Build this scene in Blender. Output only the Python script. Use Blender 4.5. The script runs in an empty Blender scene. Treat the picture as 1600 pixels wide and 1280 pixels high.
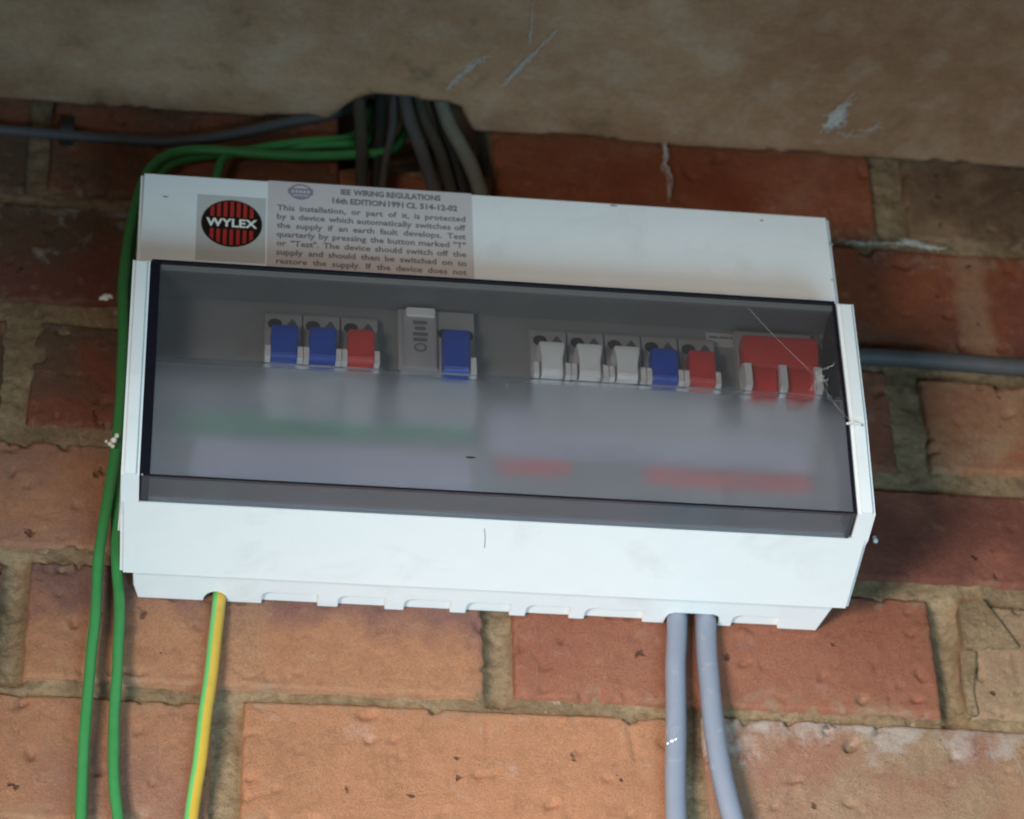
import bpy, bmesh, math, random
from mathutils import Vector, Matrix, noise

scene = bpy.context.scene
col = scene.collection

# ------------------------------------------------------------------ camera
AZ, EL, RO, FPX = 0.1556, 0.6602, -0.0389, 4906.6
CAM = Vector((-0.1745, -1.2220, -0.7854))
def cam_axes():
    f = Vector((math.sin(AZ)*math.cos(EL), math.cos(AZ)*math.cos(EL), math.sin(EL)))
    r = Vector((math.cos(AZ), -math.sin(AZ), 0)); u = r.cross(f)
    c, s = math.cos(RO), math.sin(RO)
    return c*r+s*u, -s*r+c*u, f
CR, CU, CF = cam_axes()
def W(u, v, y=0.0):
    """photo pixel -> point on the plane y = const (wall, panel face, ...)"""
    d = CF*FPX + CR*(u-800) - CU*(v-640)
    return CAM + d*((y-CAM.y)/d.y)
def WZ(u, v, z):
    d = CF*FPX + CR*(u-800) - CU*(v-640)
    return CAM + d*((z-CAM.z)/d.z)
cd = bpy.data.cameras.new('camera'); cam = bpy.data.objects.new('camera', cd); col.objects.link(cam)
M = Matrix.Identity(4)
for i in range(3):
    M[i][0], M[i][1], M[i][2], M[i][3] = CR[i], CU[i], -CF[i], CAM[i]
cam.matrix_world = M
cd.sensor_fit = 'HORIZONTAL'; cd.sensor_width = 36; cd.lens = 36*FPX/1600
cd.clip_start = 0.02; cd.clip_end = 50
cd.dof.use_dof = True; cd.dof.focus_distance = 1.40; cd.dof.aperture_fstop = 11
scene.camera = cam

# ------------------------------------------------------------------ world, lamps, exposure
wd = bpy.data.worlds.new('World'); scene.world = wd; wd.use_nodes = True
bg = wd.node_tree.nodes['Background']
bg.inputs['Color'].default_value = (1.0, 0.93, 0.80, 1); bg.inputs['Strength'].default_value = 0.062
def area(name, loc, target, sx, sy, power, colour, spread=180):
    l = bpy.data.lights.new(name, 'AREA'); l.shape = 'RECTANGLE'; l.size = sx; l.size_y = sy
    l.energy = power; l.color = colour; l.spread = math.radians(spread)
    o = bpy.data.objects.new(name, l); col.objects.link(o); o.location = loc
    o.rotation_euler = (Vector(target)-Vector(loc)).to_track_quat('-Z', 'Y').to_euler()
    return o
area('daylight_from_opening', (-0.75, -1.30, -0.85), (0.06, 0, -0.32), 0.40, 0.30, 4.1, (1.0, 0.955, 0.90), 41)
area('daylight_from_ground', (0.24, -0.85, -0.95), (0.02, -0.05, -0.20), 0.6, 0.4, 2.05, (0.45, 0.79, 1.0), 55)
scene.view_settings.view_transform = 'Standard'; scene.view_settings.look = 'None'
scene.view_settings.exposure = 0.0; scene.view_settings.gamma = 1.0
scene.render.engine = 'CYCLES'
scene.cycles.use_denoising = True
scene.cycles.max_bounces = 12; scene.cycles.transparent_max_bounces = 24; scene.cycles.transmission_bounces = 10
scene.render.filter_size = 1.9
scene.cycles.filter_width = 1.9

# ------------------------------------------------------------------ material helpers
class NT:
    def __init__(s, name):
        s.m = bpy.data.materials.new(name); s.m.use_nodes = True
        s.t = s.m.node_tree; s.b = s.t.nodes['Principled BSDF']; s.out = s.t.nodes['Material Output']
    def n(s, typ, **kw):
        nd = s.t.nodes.new(typ)
        for k, v in kw.items():
            if k.startswith('i_'): nd.inputs[k[2:].replace('_', ' ')].default_value = v
            else: setattr(nd, k, v)
        return nd
    def l(s, a, b): s.t.links.new(a, b)
    def coord(s, kind='Object'):
        return s.n('ShaderNodeTexCoord').outputs[kind]
    def noise(s, vec, scale, detail=4, rough=.55, dist=0.0):
        nd = s.n('ShaderNodeTexNoise'); nd.inputs['Scale'].default_value = scale
        nd.inputs['Detail'].default_value = detail; nd.inputs['Roughness'].default_value = rough
        nd.inputs['Distortion'].default_value = dist
        s.l(vec, nd.inputs['Vector']); return nd.outputs['Fac']
    def ramp(s, fac, a, b, ca=(0,0,0,1), cb=(1,1,1,1)):
        nd = s.n('ShaderNodeValToRGB'); e = nd.color_ramp.elements
        e[0].position = a; e[0].color = ca; e[1].position = b; e[1].color = cb
        s.l(fac, nd.inputs['Fac']); return nd.outputs['Color']
    def mix(s, fac, a, b, mode='MIX'):
        nd = s.n('ShaderNodeMix', data_type='RGBA', blend_type=mode)
        for sock, v in ((nd.inputs[0], fac), (nd.inputs[6], a), (nd.inputs[7], b)):
            if isinstance(v, (int, float)): sock.default_value = v
            elif isinstance(v, tuple): sock.default_value = v if len(v) == 4 else (*v, 1)
            else: s.l(v, sock)
        return nd.outputs[2]
    def math(s, op, a, b=0.0, c=0.0):
        nd = s.n('ShaderNodeMath', operation=op)
        for i, v in enumerate((a, b, c)):
            if isinstance(v, (int, float)): nd.inputs[i].default_value = v
            else: s.l(v, nd.inputs[i])
        return nd.outputs[0]
    def bump(s, h, strength, dist):
        nd = s.n('ShaderNodeBump'); nd.inputs['Strength'].default_value = strength; nd.inputs['Distance'].default_value = dist
        s.l(h, nd.inputs['Height']); s.l(nd.outputs[0], s.b.inputs['Normal'])
    def attr(s, name):
        nd = s.n('ShaderNodeAttribute', attribute_type='OBJECT', attribute_name=name); return nd

def plain(name, colour, rough=.5, var=.08, scale=120, bump=0, bscale=400, spec=.5, metal=0, dirt=None, dirt_scale=25):
    t = NT(name); v = t.coord()
    f = t.noise(v, scale, 5)
    dark = tuple(c*(1-var) for c in colour); light = tuple(min(1, c*(1+var)) for c in colour)
    c = t.mix(f, dark, light)
    if dirt:
        g = t.ramp(t.noise(v, dirt_scale, 8, .65, .6), .56, .74)
        c = t.mix(t.math('MULTIPLY', g, dirt[1]), c, dirt[0])
    t.l(c, t.b.inputs['Base Color'])
    t.b.inputs['Roughness'].default_value = rough; t.b.inputs['Specular IOR Level'].default_value = spec
    t.b.inputs['Metallic'].default_value = metal
    if bump: t.bump(t.noise(v, bscale, 4), bump, .0006)
    return t.m

def brick_material():
    t = NT('fired_clay_brick'); oc = t.coord()
    info = t.n('ShaderNodeObjectInfo')
    off = t.n('ShaderNodeVectorMath', operation='SCALE'); off.inputs[0].default_value = (7.1, 3.3, 5.7)
    t.l(info.outputs['Random'], off.inputs['Scale'])
    ad = t.n('ShaderNodeVectorMath', operation='ADD'); t.l(oc, ad.inputs[0]); t.l(off.outputs[0], ad.inputs[1]); v = ad.outputs[0]
    sx = t.n('ShaderNodeSeparateXYZ'); t.l(oc, sx.inputs[0])
    c1 = info.outputs['Color']; c2 = t.attr('second_colour').outputs['Color']
    # broad kiln mottling, biased towards the brick's upper part where asked
    big = t.noise(v, 16, 5, .6, .8)
    zb = t.math('MULTIPLY', t.math('MULTIPLY', sx.outputs['Z'], 11.0), t.attr('upper_bias').outputs['Fac'])
    m = t.ramp(t.math('ADD', big, zb), .42, .64)
    c = t.mix(m, c1, c2)
    # kiss-mark band
    wob = t.math('MULTIPLY', t.math('SUBTRACT', t.noise(v, 60, 4), .5), .012)
    d = t.math('ABSOLUTE', t.math('SUBTRACT', t.math('ADD', sx.outputs['X'], wob), t.attr('band_x').outputs['Fac']))
    bm_ = t.ramp(d, .006, .011, (1,1,1,1), (0,0,0,1))
    c = t.mix(t.math('MULTIPLY', bm_, t.attr('band_amount').outputs['Fac']), c, (.36, .21, .12))
    # medium streaks and grains
    mid = t.noise(v, 110, 9, .72, .15)
    c = t.mix(t.ramp(mid, .30, .50, (.45,.45,.45,1), (0,0,0,1)), c, t.mix(.55, c, (.10, .035, .02)))
    c = t.mix(t.ramp(mid, .58, .72, (0,0,0,1), (.55,.55,.55,1)), c, t.mix(.6, c, (.50, .33, .21)))
    fine = t.noise(v, 900, 6, .8)
    c = t.mix(.42, c, t.mix(t.ramp(fine, .3, .7), (.12,.10,.09), (.86,.80,.74)), 'OVERLAY')
    # pale efflorescence / lime, ragged patches
    ef = t.math('ADD', t.noise(v, 38, 8, .72, .25), t.math('MULTIPLY', t.math('MULTIPLY', sx.outputs['Z'], 6.0), t.attr('lime_top').outputs['Fac']))
    efm = t.ramp(ef, .60, .72)
    c = t.mix(t.math('MULTIPLY', efm, t.attr('lime').outputs['Fac']), c, (.46, .40, .36))
    # mortar smear on the arrises
    sm = t.ramp(t.noise(v, 45, 7, .7, 1.2), .50, .66)
    ax = t.math('ABSOLUTE', sx.outputs['Z'])
    edge = t.ramp(ax, .022, .033)
    c = t.mix(t.math('MULTIPLY', t.math('MULTIPLY', sm, edge), .75), c, (.29, .22, .14))
    # dark iron spots
    vo = t.n('ShaderNodeTexVoronoi'); vo.inputs['Scale'].default_value = 95; vo.inputs['Randomness'].default_value = 1
    wv = t.n('ShaderNodeTexNoise'); wv.inputs['Scale'].default_value = 160; wv.inputs['Detail'].default_value = 4; t.l(v, wv.inputs['Vector'])
    ws = t.n('ShaderNodeVectorMath', operation='MULTIPLY_ADD'); t.l(wv.outputs['Color'], ws.inputs[0]); ws.inputs[1].default_value = (.011, .011, .011); t.l(v, ws.inputs[2]); t.l(ws.outputs[0], vo.inputs['Vector'])
    sc = t.n('ShaderNodeSeparateColor'); t.l(vo.outputs['Color'], sc.inputs[0])
    sel = t.math('GREATER_THAN', sc.outputs[0], .92)
    spot = t.math('MULTIPLY', sel, t.ramp(vo.outputs['Distance'], .10, .22, (1,1,1,1), (0,0,0,1)))
    c = t.mix(t.math('MULTIPLY', spot, .75), c, (.05, .022, .015))
    t.l(c, t.b.inputs['Base Color'])
    t.b.inputs['Roughness'].default_value = .9; t.b.inputs['Specular IOR Level'].default_value = .25
    h = t.math('ADD', t.math('ADD', t.math('MULTIPLY', mid, .7), t.math('MULTIPLY', fine, .6)), t.math('MULTIPLY', spot, -.8))
    t.bump(h, .9, .0020)
    return t.m

def mortar_material():
    t = NT('lime_mortar'); v = t.coord()
    a = t.noise(v, 22, 6, .6, .5); b = t.noise(v, 260, 6, .75); g = t.noise(v, 900, 3, .6)
    c = t.mix(t.ramp(a, .3, .7), (.15, .090, .046), (.33, .222, .128))
    c = t.mix(t.ramp(b, .35, .55, (.6,.6,.6,1), (0,0,0,1)), c, (.10, .066, .036))
    c = t.mix(t.ramp(t.noise(v, 60, 8, .7, 1), .62, .72), c, (.42, .325, .225))
    t.l(c, t.b.inputs['Base Color']); t.b.inputs['Roughness'].default_value = .95; t.b.inputs['Specular IOR Level'].default_value = .2
    t.bump(t.math('ADD', b, t.math('MULTIPLY', g, .4)), .7, .0022)
    return t.m

def ceiling_material():
    t = NT('dirty_plaster'); v = t.coord()
    a = t.noise(v, 9, 6, .6, .1); b = t.noise(v, 34, 7, .62, .1); f = t.noise(v, 300, 5, .7)
    c = t.mix(t.ramp(a, .32, .68), (.25, .128, .066), (.39, .232, .138))
    c = t.mix(t.ramp(b, .50, .72, (0,0,0,1), (.5,.5,.5,1)), c, (.46, .335, .24))
    c = t.mix(t.ramp(b, .28, .44, (.7,.7,.7,1), (0,0,0,1)), c, (.13, .09, .05))
    c = t.mix(t.ramp(t.noise(v, 75, 6, .75, .3), .70, .80), c, (.55, .52, .47))
    c = t.mix(.35, c, t.mix(f, (.15,.15,.15), (.85,.85,.85)), 'OVERLAY')
    t.l(c, t.b.inputs['Base Color']); t.b.inputs['Roughness'].default_value = .92; t.b.inputs['Specular IOR Level'].default_value = .2
    t.bump(t.math('ADD', t.math('MULTIPLY', b, .6), t.math('MULTIPLY', f, .6)), .6, .002)
    return t.m

def smoked(name, tint, gloss=.06, rough=.08, dust=.04, dust_col=(.55,.56,.60), refl=.7):
    t = NT(name); t.t.nodes.remove(t.b); v = t.coord()
    tr = t.n('ShaderNodeBsdfTransparent'); tr.inputs[0].default_value = (*tint, 1)
    gl = t.n('ShaderNodeBsdfGlossy'); gl.inputs['Roughness'].default_value = rough; gl.inputs['Color'].default_value = (.9,.9,.92,1)
    df = t.n('ShaderNodeBsdfDiffuse'); df.inputs[0].default_value = (*dust_col, 1)
    fr = t.n('ShaderNodeFresnel'); fr.inputs[0].default_value = 1.45
    m1 = t.n('ShaderNodeMixShader'); t.l(t.math('ADD', t.math('MULTIPLY', fr.outputs[0], refl), gloss*.3), m1.inputs[0]); t.l(tr.outputs[0], m1.inputs[1]); t.l(gl.outputs[0], m1.inputs[2])
    m2 = t.n('ShaderNodeMixShader')
    t.l(t.math('MULTIPLY', t.math('ADD', t.noise(v, 30, 6, .65), .5), dust), m2.inputs[0])
    t.l(m1.outputs[0], m2.inputs[1]); t.l(df.outputs[0], m2.inputs[2]); t.l(m2.outputs[0], t.out.inputs[0])
    return t.m

def frosted():
    t = NT('frosted_smoked_acrylic'); t.t.nodes.remove(t.b); v = t.coord()
    rf = t.n('ShaderNodeBsdfRefraction'); rf.inputs['Color'].default_value = (.85,.845,.85,1); rf.inputs['Roughness'].default_value = .31; sz = t.n('ShaderNodeSeparateXYZ'); t.l(v, sz.inputs[0]); t.l(t.math('MULTIPLY', t.ramp(sz.outputs['Z'], .0235, .0316, (1,1,1,1), (.55,.55,.55,1)), .37), rf.inputs['Roughness']); rf.inputs['IOR'].default_value = 1.3
    gl = t.n('ShaderNodeBsdfGlossy'); gl.inputs['Roughness'].default_value = .45; gl.inputs['Color'].default_value = (.9,.9,.9,1)
    df = t.n('ShaderNodeBsdfDiffuse'); df.inputs[0].default_value = (.56,.54,.58,1)
    fr = t.n('ShaderNodeFresnel'); fr.inputs[0].default_value = 1.45
    m1 = t.n('ShaderNodeMixShader'); t.l(fr.outputs[0], m1.inputs[0]); t.l(rf.outputs[0], m1.inputs[1]); t.l(gl.outputs[0], m1.inputs[2])
    m2 = t.n('ShaderNodeMixShader'); t.l(t.math('MULTIPLY', t.math('MULTIPLY', t.math('ADD', t.noise(v, 18, 5, .6), .5), .125), t.ramp(sz.outputs['Z'], .0120, .0314, (1,1,1,1), (.18,.18,.18,1))), m2.inputs[0])
    t.l(m1.outputs[0], m2.inputs[1]); t.l(df.outputs[0], m2.inputs[2]); t.l(m2.outputs[0], t.out.inputs[0])
    return t.m

MAT = {}
MAT['brick'] = brick_material(); MAT['mortar'] = mortar_material(); MAT['ceiling'] = ceiling_material()
MAT['white'] = plain('aged_white_plastic', (.74, .745, .73), .42, .035, 60, .12, 900, .45, 0, ((.42,.38,.32), .24), 22)
MAT['inner'] = plain('shaded_inner_plastic', (.25, .25, .245), .5, .05, 60, .05)  # grey lowered to carry the recess shading behind the lid
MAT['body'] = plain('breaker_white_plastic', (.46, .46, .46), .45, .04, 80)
MAT['lug'] = plain('white_lug_plastic', (.88, .88, .87), .4, .03, 80)
MAT['blue'] = plain('blue_toggle_plastic', (.010, .068, .48), .35, .1, 90)
MAT['red'] = plain('red_toggle_plastic', (.62, .045, .03), .35, .1, 90)
MAT['wtog'] = plain('white_toggle_plastic', (.86, .87, .86), .25, .03, 90)
MAT['hole'] = plain('dark_hole', (.015, .014, .013), .7, .1)
MAT['greyprint'] = plain('grey_moulding', (.09, .09, .09), .6, .1)
MAT['paper'] = plain('lilac_white_label', (.55, .49, .475), .55, .05, 60)
MAT['badgepaper'] = plain('grey_badge_paper', (.48, .47, .445), .55, .05, 60)
MAT['ink'] = plain('grey_print_ink', (.16, .145, .14), .6, .15, 300)
MAT['logoink'] = plain('logo_ink', (.23, .22, .26), .6, .1, 300)
MAT['black'] = plain('badge_black', (.012, .006, .006), .4, .1)
MAT['badgered'] = plain('badge_red', (.40, .028, .02), .4, .12)
MAT['cream'] = plain('badge_cream', (.78, .76, .68), .5, .03)
MAT['greenlabel'] = plain('green_label', (.04, .28, .13), .6, .05)
MAT['redlabel'] = plain('red_label', (.62, .06, .05), .6, .05)
MAT['lilac'] = plain('lilac_label', (.52, .49, .60), .6, .05)
MAT['whitelabel'] = plain('white_label', (.80, .82, .84), .6, .03)
MAT['plateink'] = plain('grey_plate_ink', (.14, .14, .14), .6, .1)
MAT['plate'] = plain('grey_rating_plate', (.40, .40, .41), .5, .05)
MAT['edge'] = plain('dark_acrylic_edge', (.008, .008, .014), .25, .1)
MAT['clear'] = smoked('smoked_clear_acrylic', (.89, .88, .875), dust=.028)
MAT['lip'] = smoked('smoked_lip_acrylic', (.63, .65, .68), dust=.07, refl=.25, rough=.25)
MAT['frost'] = frosted()
MAT['green'] = plain('green_cable_sheath', (.038, .20, .055), .45, .12, 200, .1, 500, .4, 0, ((.10,.16,.07), .4), 60)
MAT['gyg'] = plain('bright_green_stripe', (.12, .42, .12), .38, .08, 200)
MAT['gyy'] = plain('yellow_stripe', (.50, .31, .04), .38, .1, 200, 0, 400, .4, 0, ((.30,.22,.06), .5), 80)
MAT['grey'] = plain('grey_cable_sheath', (.185, .20, .245), .42, .06, 120, .1, 600, .5, 0, ((.40,.40,.40), .5), 70)
MAT['oldgrey'] = plain('dusty_shaded_grey_cable', (.065, .06, .06), .6, .2, 120, .2, 500, .3, 0, ((.09,.07,.05), .6), 50)  # grey lowered to stand for shadow on these cables, dust mottling on top
MAT['olivegrey'] = plain('shaded_olive_cable', (.045, .04, .03), .6, .2, 120, .2, 500, .3)  # olive lowered to paint in the ceiling hole's shade
MAT['web'] = plain('cobweb_silk', (.55, .53, .49), .8, .1)
MAT['paint'] = plain('white_paint_blob', (.82, .82, .78), .6, .05, 300, .4, 800)
MAT['iron'] = plain('clip_plastic', (.015, .015, .013), .6, .2)

# ------------------------------------------------------------------ object helpers
def tag(o, label=None, cat=None, group=None, kind=None):
    if label: o['label'] = label
    if cat: o['category'] = cat
    if group: o['group'] = group
    if kind: o['kind'] = kind
    return o
def empty(name, loc=(0,0,0)):
    o = bpy.data.objects.new(name, None); col.objects.link(o); o.location = loc; o.empty_display_size = .02; return o
def link(name, me, mat, parent=None, smooth=False, loc=None):
    o = bpy.data.objects.new(name, me); col.objects.link(o)
    for m in (mat if isinstance(mat, (list, tuple)) else [mat]): me.materials.append(m)
    if smooth:
        for p in me.polygons: p.use_smooth = True
    if loc is not None: o.location = loc
    if parent is not None:
        o.parent = parent
        o.matrix_parent_inverse = Matrix.Translation(-world_loc(parent))
    return o
def world_loc(o):
    v = Vector((0,0,0))
    while o is not None:
        v += o.location if o.parent is None else (o.matrix_parent_inverse.translation + o.location)
        o = o.parent
    return v
def bm_obj(name, bm, mat, parent=None, smooth=False, centre=True):
    """centre: origin at the mesh's own middle, so object-space textures differ between things"""
    me = bpy.data.meshes.new(name)
    c = Vector((0,0,0))
    if centre and len(bm.verts):
        lo = Vector([min(v.co[i] for v in bm.verts) for i in range(3)]); hi = Vector([max(v.co[i] for v in bm.verts) for i in range(3)])
        c = (lo+hi)/2
        bmesh.ops.translate(bm, verts=bm.verts, vec=-c)
    bmesh.ops.recalc_face_normals(bm, faces=bm.faces)
    bm.to_mesh(me); bm.free()
    if not smooth:
        for p in me.polygons: p.use_smooth = True
        me.set_sharp_from_angle(angle=math.radians(36))
    return link(name, me, mat, parent, smooth, c)
def flat(o):
    for p in o.data.polygons: p.use_smooth = False
    return o
def box(bm, x0, x1, y0, y1, z0, z1):
    vs = [bm.verts.new((x, y, z)) for x in (x0, x1) for y in (y0, y1) for z in (z0, z1)]
    for f in ((0,1,3,2), (4,6,7,5), (0,4,5,1), (2,3,7,6), (0,2,6,4), (1,5,7,3)):
        bm.faces.new([vs[i] for i in f])
    return vs
def bevel(bm, r, seg=2, edges=None):
    bmesh.ops.recalc_face_normals(bm, faces=bm.faces)
    bmesh.ops.bevel(bm, geom=edges if edges is not None else bm.edges[:], offset=r, segments=seg, affect='EDGES', clamp_overlap=True)
def bbox_obj(name, x0, x1, y0, y1, z0, z1, mat, parent=None, r=0.0, seg=2, smooth=False):
    bm = bmesh.new(); box(bm, x0, x1, y0, y1, z0, z1)
    if r: bevel(bm, r, seg)
    return bm_obj(name, bm, mat, parent, smooth)
def prism(bm, prof, x0, x1):
    """prof: (y, z) polygon, extruded along x"""
    a = [bm.verts.new((x0, y, z)) for y, z in prof]; b = [bm.verts.new((x1, y, z)) for y, z in prof]
    n = len(prof)
    bm.faces.new(a); bm.faces.new(b[::-1])
    for i in range(n): bm.faces.new((a[i], b[i], b[(i+1) % n], a[(i+1) % n]))
    return a, b
def plate_xz(bm, pts, y0, y1):
    """pts: (x, z) polygon, thickness y0..y1"""
    a = [bm.verts.new((x, y0, z)) for x, z in pts]; b = [bm.verts.new((x, y1, z)) for x, z in pts]
    n = len(pts); bm.faces.new(a); bm.faces.new(b[::-1])
    for i in range(n): bm.faces.new((a[i], b[i], b[(i+1) % n], a[(i+1) % n]))
def disc(bm, cx, cz, rx, rz, y0, y1, n=24):
    plate_xz(bm, [(cx+rx*math.cos(2*math.pi*i/n), cz+rz*math.sin(2*math.pi*i/n)) for i in range(n)], y0, y1)
def catmull(pts, step=.003):
    P = [Vector(p) for p in pts]; P = [2*P[0]-P[1]] + P + [2*P[-1]-P[-2]]; out = []
    for i in range(1, len(P)-2):
        n = max(2, int((P[i+1]-P[i]).length/step))
        for k in range(n):
            t = k/n; a, b, c, d = P[i-1], P[i], P[i+1], P[i+2]
            out.append(.5*((2*b)+(c-a)*t+(2*a-5*b+4*c-d)*t*t+(3*b-a-3*c+d)*t**3))
    out.append(P[-2]); return out
def tube(bm, pts, r, n=14, step=.003, wob=0.0, seed=0, split=None):
    P = catmull(pts, step); rings = []
    side = None
    for i, p in enumerate(P):
        d = (P[min(i+1, len(P)-1)]-P[max(i-1, 0)]).normalized()
        if side is None:
            side = d.cross(Vector((0, 1, 0)))
            if side.length < .2: side = d.cross(Vector((0, 0, 1)))
        side = (side - d*side.dot(d)).normalized(); up = d.cross(side)
        rr = r[min(i*len(r)//len(P), len(r)-1)] if isinstance(r, list) else r
        if wob: rr *= 1+wob*noise.noise(p*90+Vector((seed, 0, 0)))
        rings.append([bm.verts.new(p+side*(rr*math.cos(2*math.pi*k/n))+up*(rr*math.sin(2*math.pi*k/n))) for k in range(n)])
    for a, b in zip(rings, rings[1:]):
        for k in range(n):
            f = bm.faces.new((a[k], a[(k+1) % n], b[(k+1) % n], b[k])); f.smooth = True
            if split is not None:
                ang = (k+.5)/n*360
                f.material_index = 1 if (split[0] <= ang < split[1] if split[0] < split[1] else (ang >= split[0] or ang < split[1])) else 0
    bm.faces.new(rings[0][::-1]); bm.faces.new(rings[-1])
def cable(name, pts, r, mat, label, cat='cable', group=None, **kw):
    pts = catmull(pts, .012)
    pts = [p+Vector((fn(p, 35, 3), fn(p, 30, 8)*.6, fn(p, 35, 6)))*.0007 for p in pts]
    bm = bmesh.new(); tube(bm, pts, r, **kw)
    o = bm_obj(name, bm, mat); return tag(o, label, cat, group)

# ------------------------------------------------------------------ brick wall
wall = tag(empty('brick_wall', (0.03, 0, -0.15)), 'weathered red and orange brick wall with buff mortar behind the fuse box', 'wall')
def fn(p, s, k=0.0): return noise.noise(Vector((p[0]*s+k, p[1]*s+k*1.7, p[2]*s-k)))
def make_brick(x0, x1, z0, z1, c1, c2, seed, front=0.0, ub=0.0, band=None, lime=.25, ltop=0.0, rough=1.0, tilt=0.0, st=.0014):
    nx = max(8, int((x1-x0)/st)); nz = max(8, int((z1-z0)/st))
    cx, cz = (x0+x1)/2, (z0+z1)/2; hx, hz = (x1-x0)/2, (z1-z0)/2
    verts, faces = [], []
    k = seed*13.7
    for j in range(nz+1):
        for i in range(nx+1):
            x = -hx+2*hx*i/nx; z = -hz+2*hz*j/nz
            q = (x, 0, z)
            d = min(hx-abs(x), hz-abs(z))
            ex = fn(q, 30, k)*.0008+fn(q, 230, k+3)*.0005; ez = fn(q, 30, k+9)*.0008+fn(q, 230, k+5)*.0005
            r = .0017*(1+.6*fn(q, 60, k+1))
            y = front + tilt*x
            if d < r: y += (r-math.sqrt(max(0, r*r-(r-d)**2)))*.9
            # chipped arrises
            ch = fn(q, 75, k+21)*.6+fn(q, 210, k+23)*.4
            if d < .009: y += max(0, ch-.16)*.016*(1-d/.009)*rough
            # relief, drag marks, pits
            y += (fn(q, 18, k+2)*.0008+fn(q, 80, k+4)*.00025+fn(q, 260, k+6)*.00025)*rough
            p = fn(q, 130, k+31)
            if p > .50: y += (p-.50)*.009*rough
            p = fn(q, 95, k+37)
            if p > .50: y -= (p-.50)*.005*rough*max(0, .35+1.6*fn(q, 310, k+41))
            p = noise.noise(Vector((x*260+k, z*34-k, k)))
            if p > .48 and fn(q, 26, k+51) > .05: y += (p-.48)*.0045*rough
            verts.append((x+ex, y, z+ez))
    w = nx+1
    for j in range(nz):
        for i in range(nx):
            a = j*w+i; faces.append((a, a+1, a+w+1, a+w))
    ring = [i for i in range(w)]+[j*w+nx for j in range(1, nz+1)]+[nz*w+i for i in range(nx-1, -1, -1)]+[j*w for j in range(nz-1, 0, -1)]
    base = len(verts)
    for a in ring: verts.append((verts[a][0], .04, verts[a][2]))
    n = len(ring)
    for t in range(n): faces.append((ring[t], base+t, base+(t+1) % n, ring[(t+1) % n]))
    me = bpy.data.meshes.new('brick'); me.from_pydata(verts, [], faces); me.update()
    o = link('brick', me, MAT['brick'], wall, True, Vector((cx, 0, cz)))
    o.color = (*c1, 1); o['second_colour'] = list(c2); o['upper_bias'] = ub
    o['band_x'] = band[0] if band else 9.0; o['band_amount'] = band[1] if band else 0.0
    o['lime'] = lime; o['lime_top'] = ltop
    return o
ORANGE = (0.372, 0.172, 0.092); RED = (0.260, 0.092, 0.054); DRED = (0.165, 0.058, 0.040); PURP = (0.210, 0.101, 0.080); BUFF = (0.336, 0.231, 0.140); PINK = (0.302, 0.143, 0.094); BROWN = (0.122, 0.069, 0.040); SAT = (0.240, 0.068, 0.030)  # SAT and upper-left brick tones darkened to carry light falloff up the wall
# course under the unit's lower joint, then upwards
make_brick(-0.3456, -0.1269, -0.0701, -0.0054, ORANGE, PINK, 1, .000, 0, None, .25)
make_brick(-0.1124, 0.0866, -0.0696, -0.0034, (.41,.185,.097), ORANGE, 2, -.001, 0, None, .35)
make_brick(0.1014, 0.3306, -0.0676, -0.0004, PINK, (.31,.20,.125), 3, .000, 0, (.035, .7), .55, 1.0, 1.3)
make_brick(-0.4406, -0.2269, 0.0029, 0.0676, RED, PURP, 4, .001)
make_brick(-0.2134, -0.0006, 0.0039, 0.0681, ORANGE, PURP, 5, -.0005, 1.0, (-.005, .35), .2)
make_brick(0.0136, 0.2178, 0.0059, 0.0721, (.29,.112,.066), RED, 6, .000, .4, None, .15)
make_brick(0.2329, 0.4406, 0.0064, 0.0706, BUFF, (.34,.21,.13), 7, .0005, 0, None, .5, 0, 1.6)
make_brick(-0.3456, -0.1204, 0.0774, 0.1391, PINK, ORANGE, 8, .000, 0, None, .25)
make_brick(-0.1076, 0.1026, 0.0774, 0.1416, RED, ORANGE, 9)
make_brick(0.1144, 0.3306, 0.0834, 0.1381, DRED, (.28,.10,.065), 10, .000, 0, None, .2, 0, .6)
make_brick(-0.4406, -0.2344, 0.1514, 0.2146, BROWN, RED, 11, .001)
make_brick(-0.2206, -0.0144, 0.1514, 0.2146, (.13,.08,.05), (.22,.07,.045), 12, .0015, -.4, None, .3, 0, 1.5)
make_brick(-0.0006, 0.2126, 0.1514, 0.2146, RED, BROWN, 13, .001)
make_brick(0.2294, 0.4406, 0.1519, 0.2096, (.30,.105,.052), (.33,.19,.11), 14, -.0005, 0, (.06, .4), .15)
make_brick(-0.3456, -0.1204, 0.2274, 0.2906, DRED, BROWN, 15, .000, .9, None, .6, .8)
make_brick(-0.1076, 0.1026, 0.2274, 0.2906, RED, DRED, 16)
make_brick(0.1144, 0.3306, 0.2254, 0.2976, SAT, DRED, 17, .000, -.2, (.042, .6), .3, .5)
make_brick(-0.4406, -0.2314, 0.3004, 0.3716, BROWN, RED, 18)
make_brick(-.2196, -.0700, .3014, .3716, (.26,.09,.05), BROWN, 19, .000, 0, None, .25, 0, 1.4)
make_brick(-.0696, -.0004, .3014, .3300, (.30,.10,.05), BROWN, 22, .001, 0, None, .25, 0, 1.8)
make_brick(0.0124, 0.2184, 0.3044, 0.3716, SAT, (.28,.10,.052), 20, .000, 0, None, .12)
make_brick(0.2359, 0.4406, 0.3064, 0.3716, (.27,.165,.095), BROWN, 21, .0005)

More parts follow.
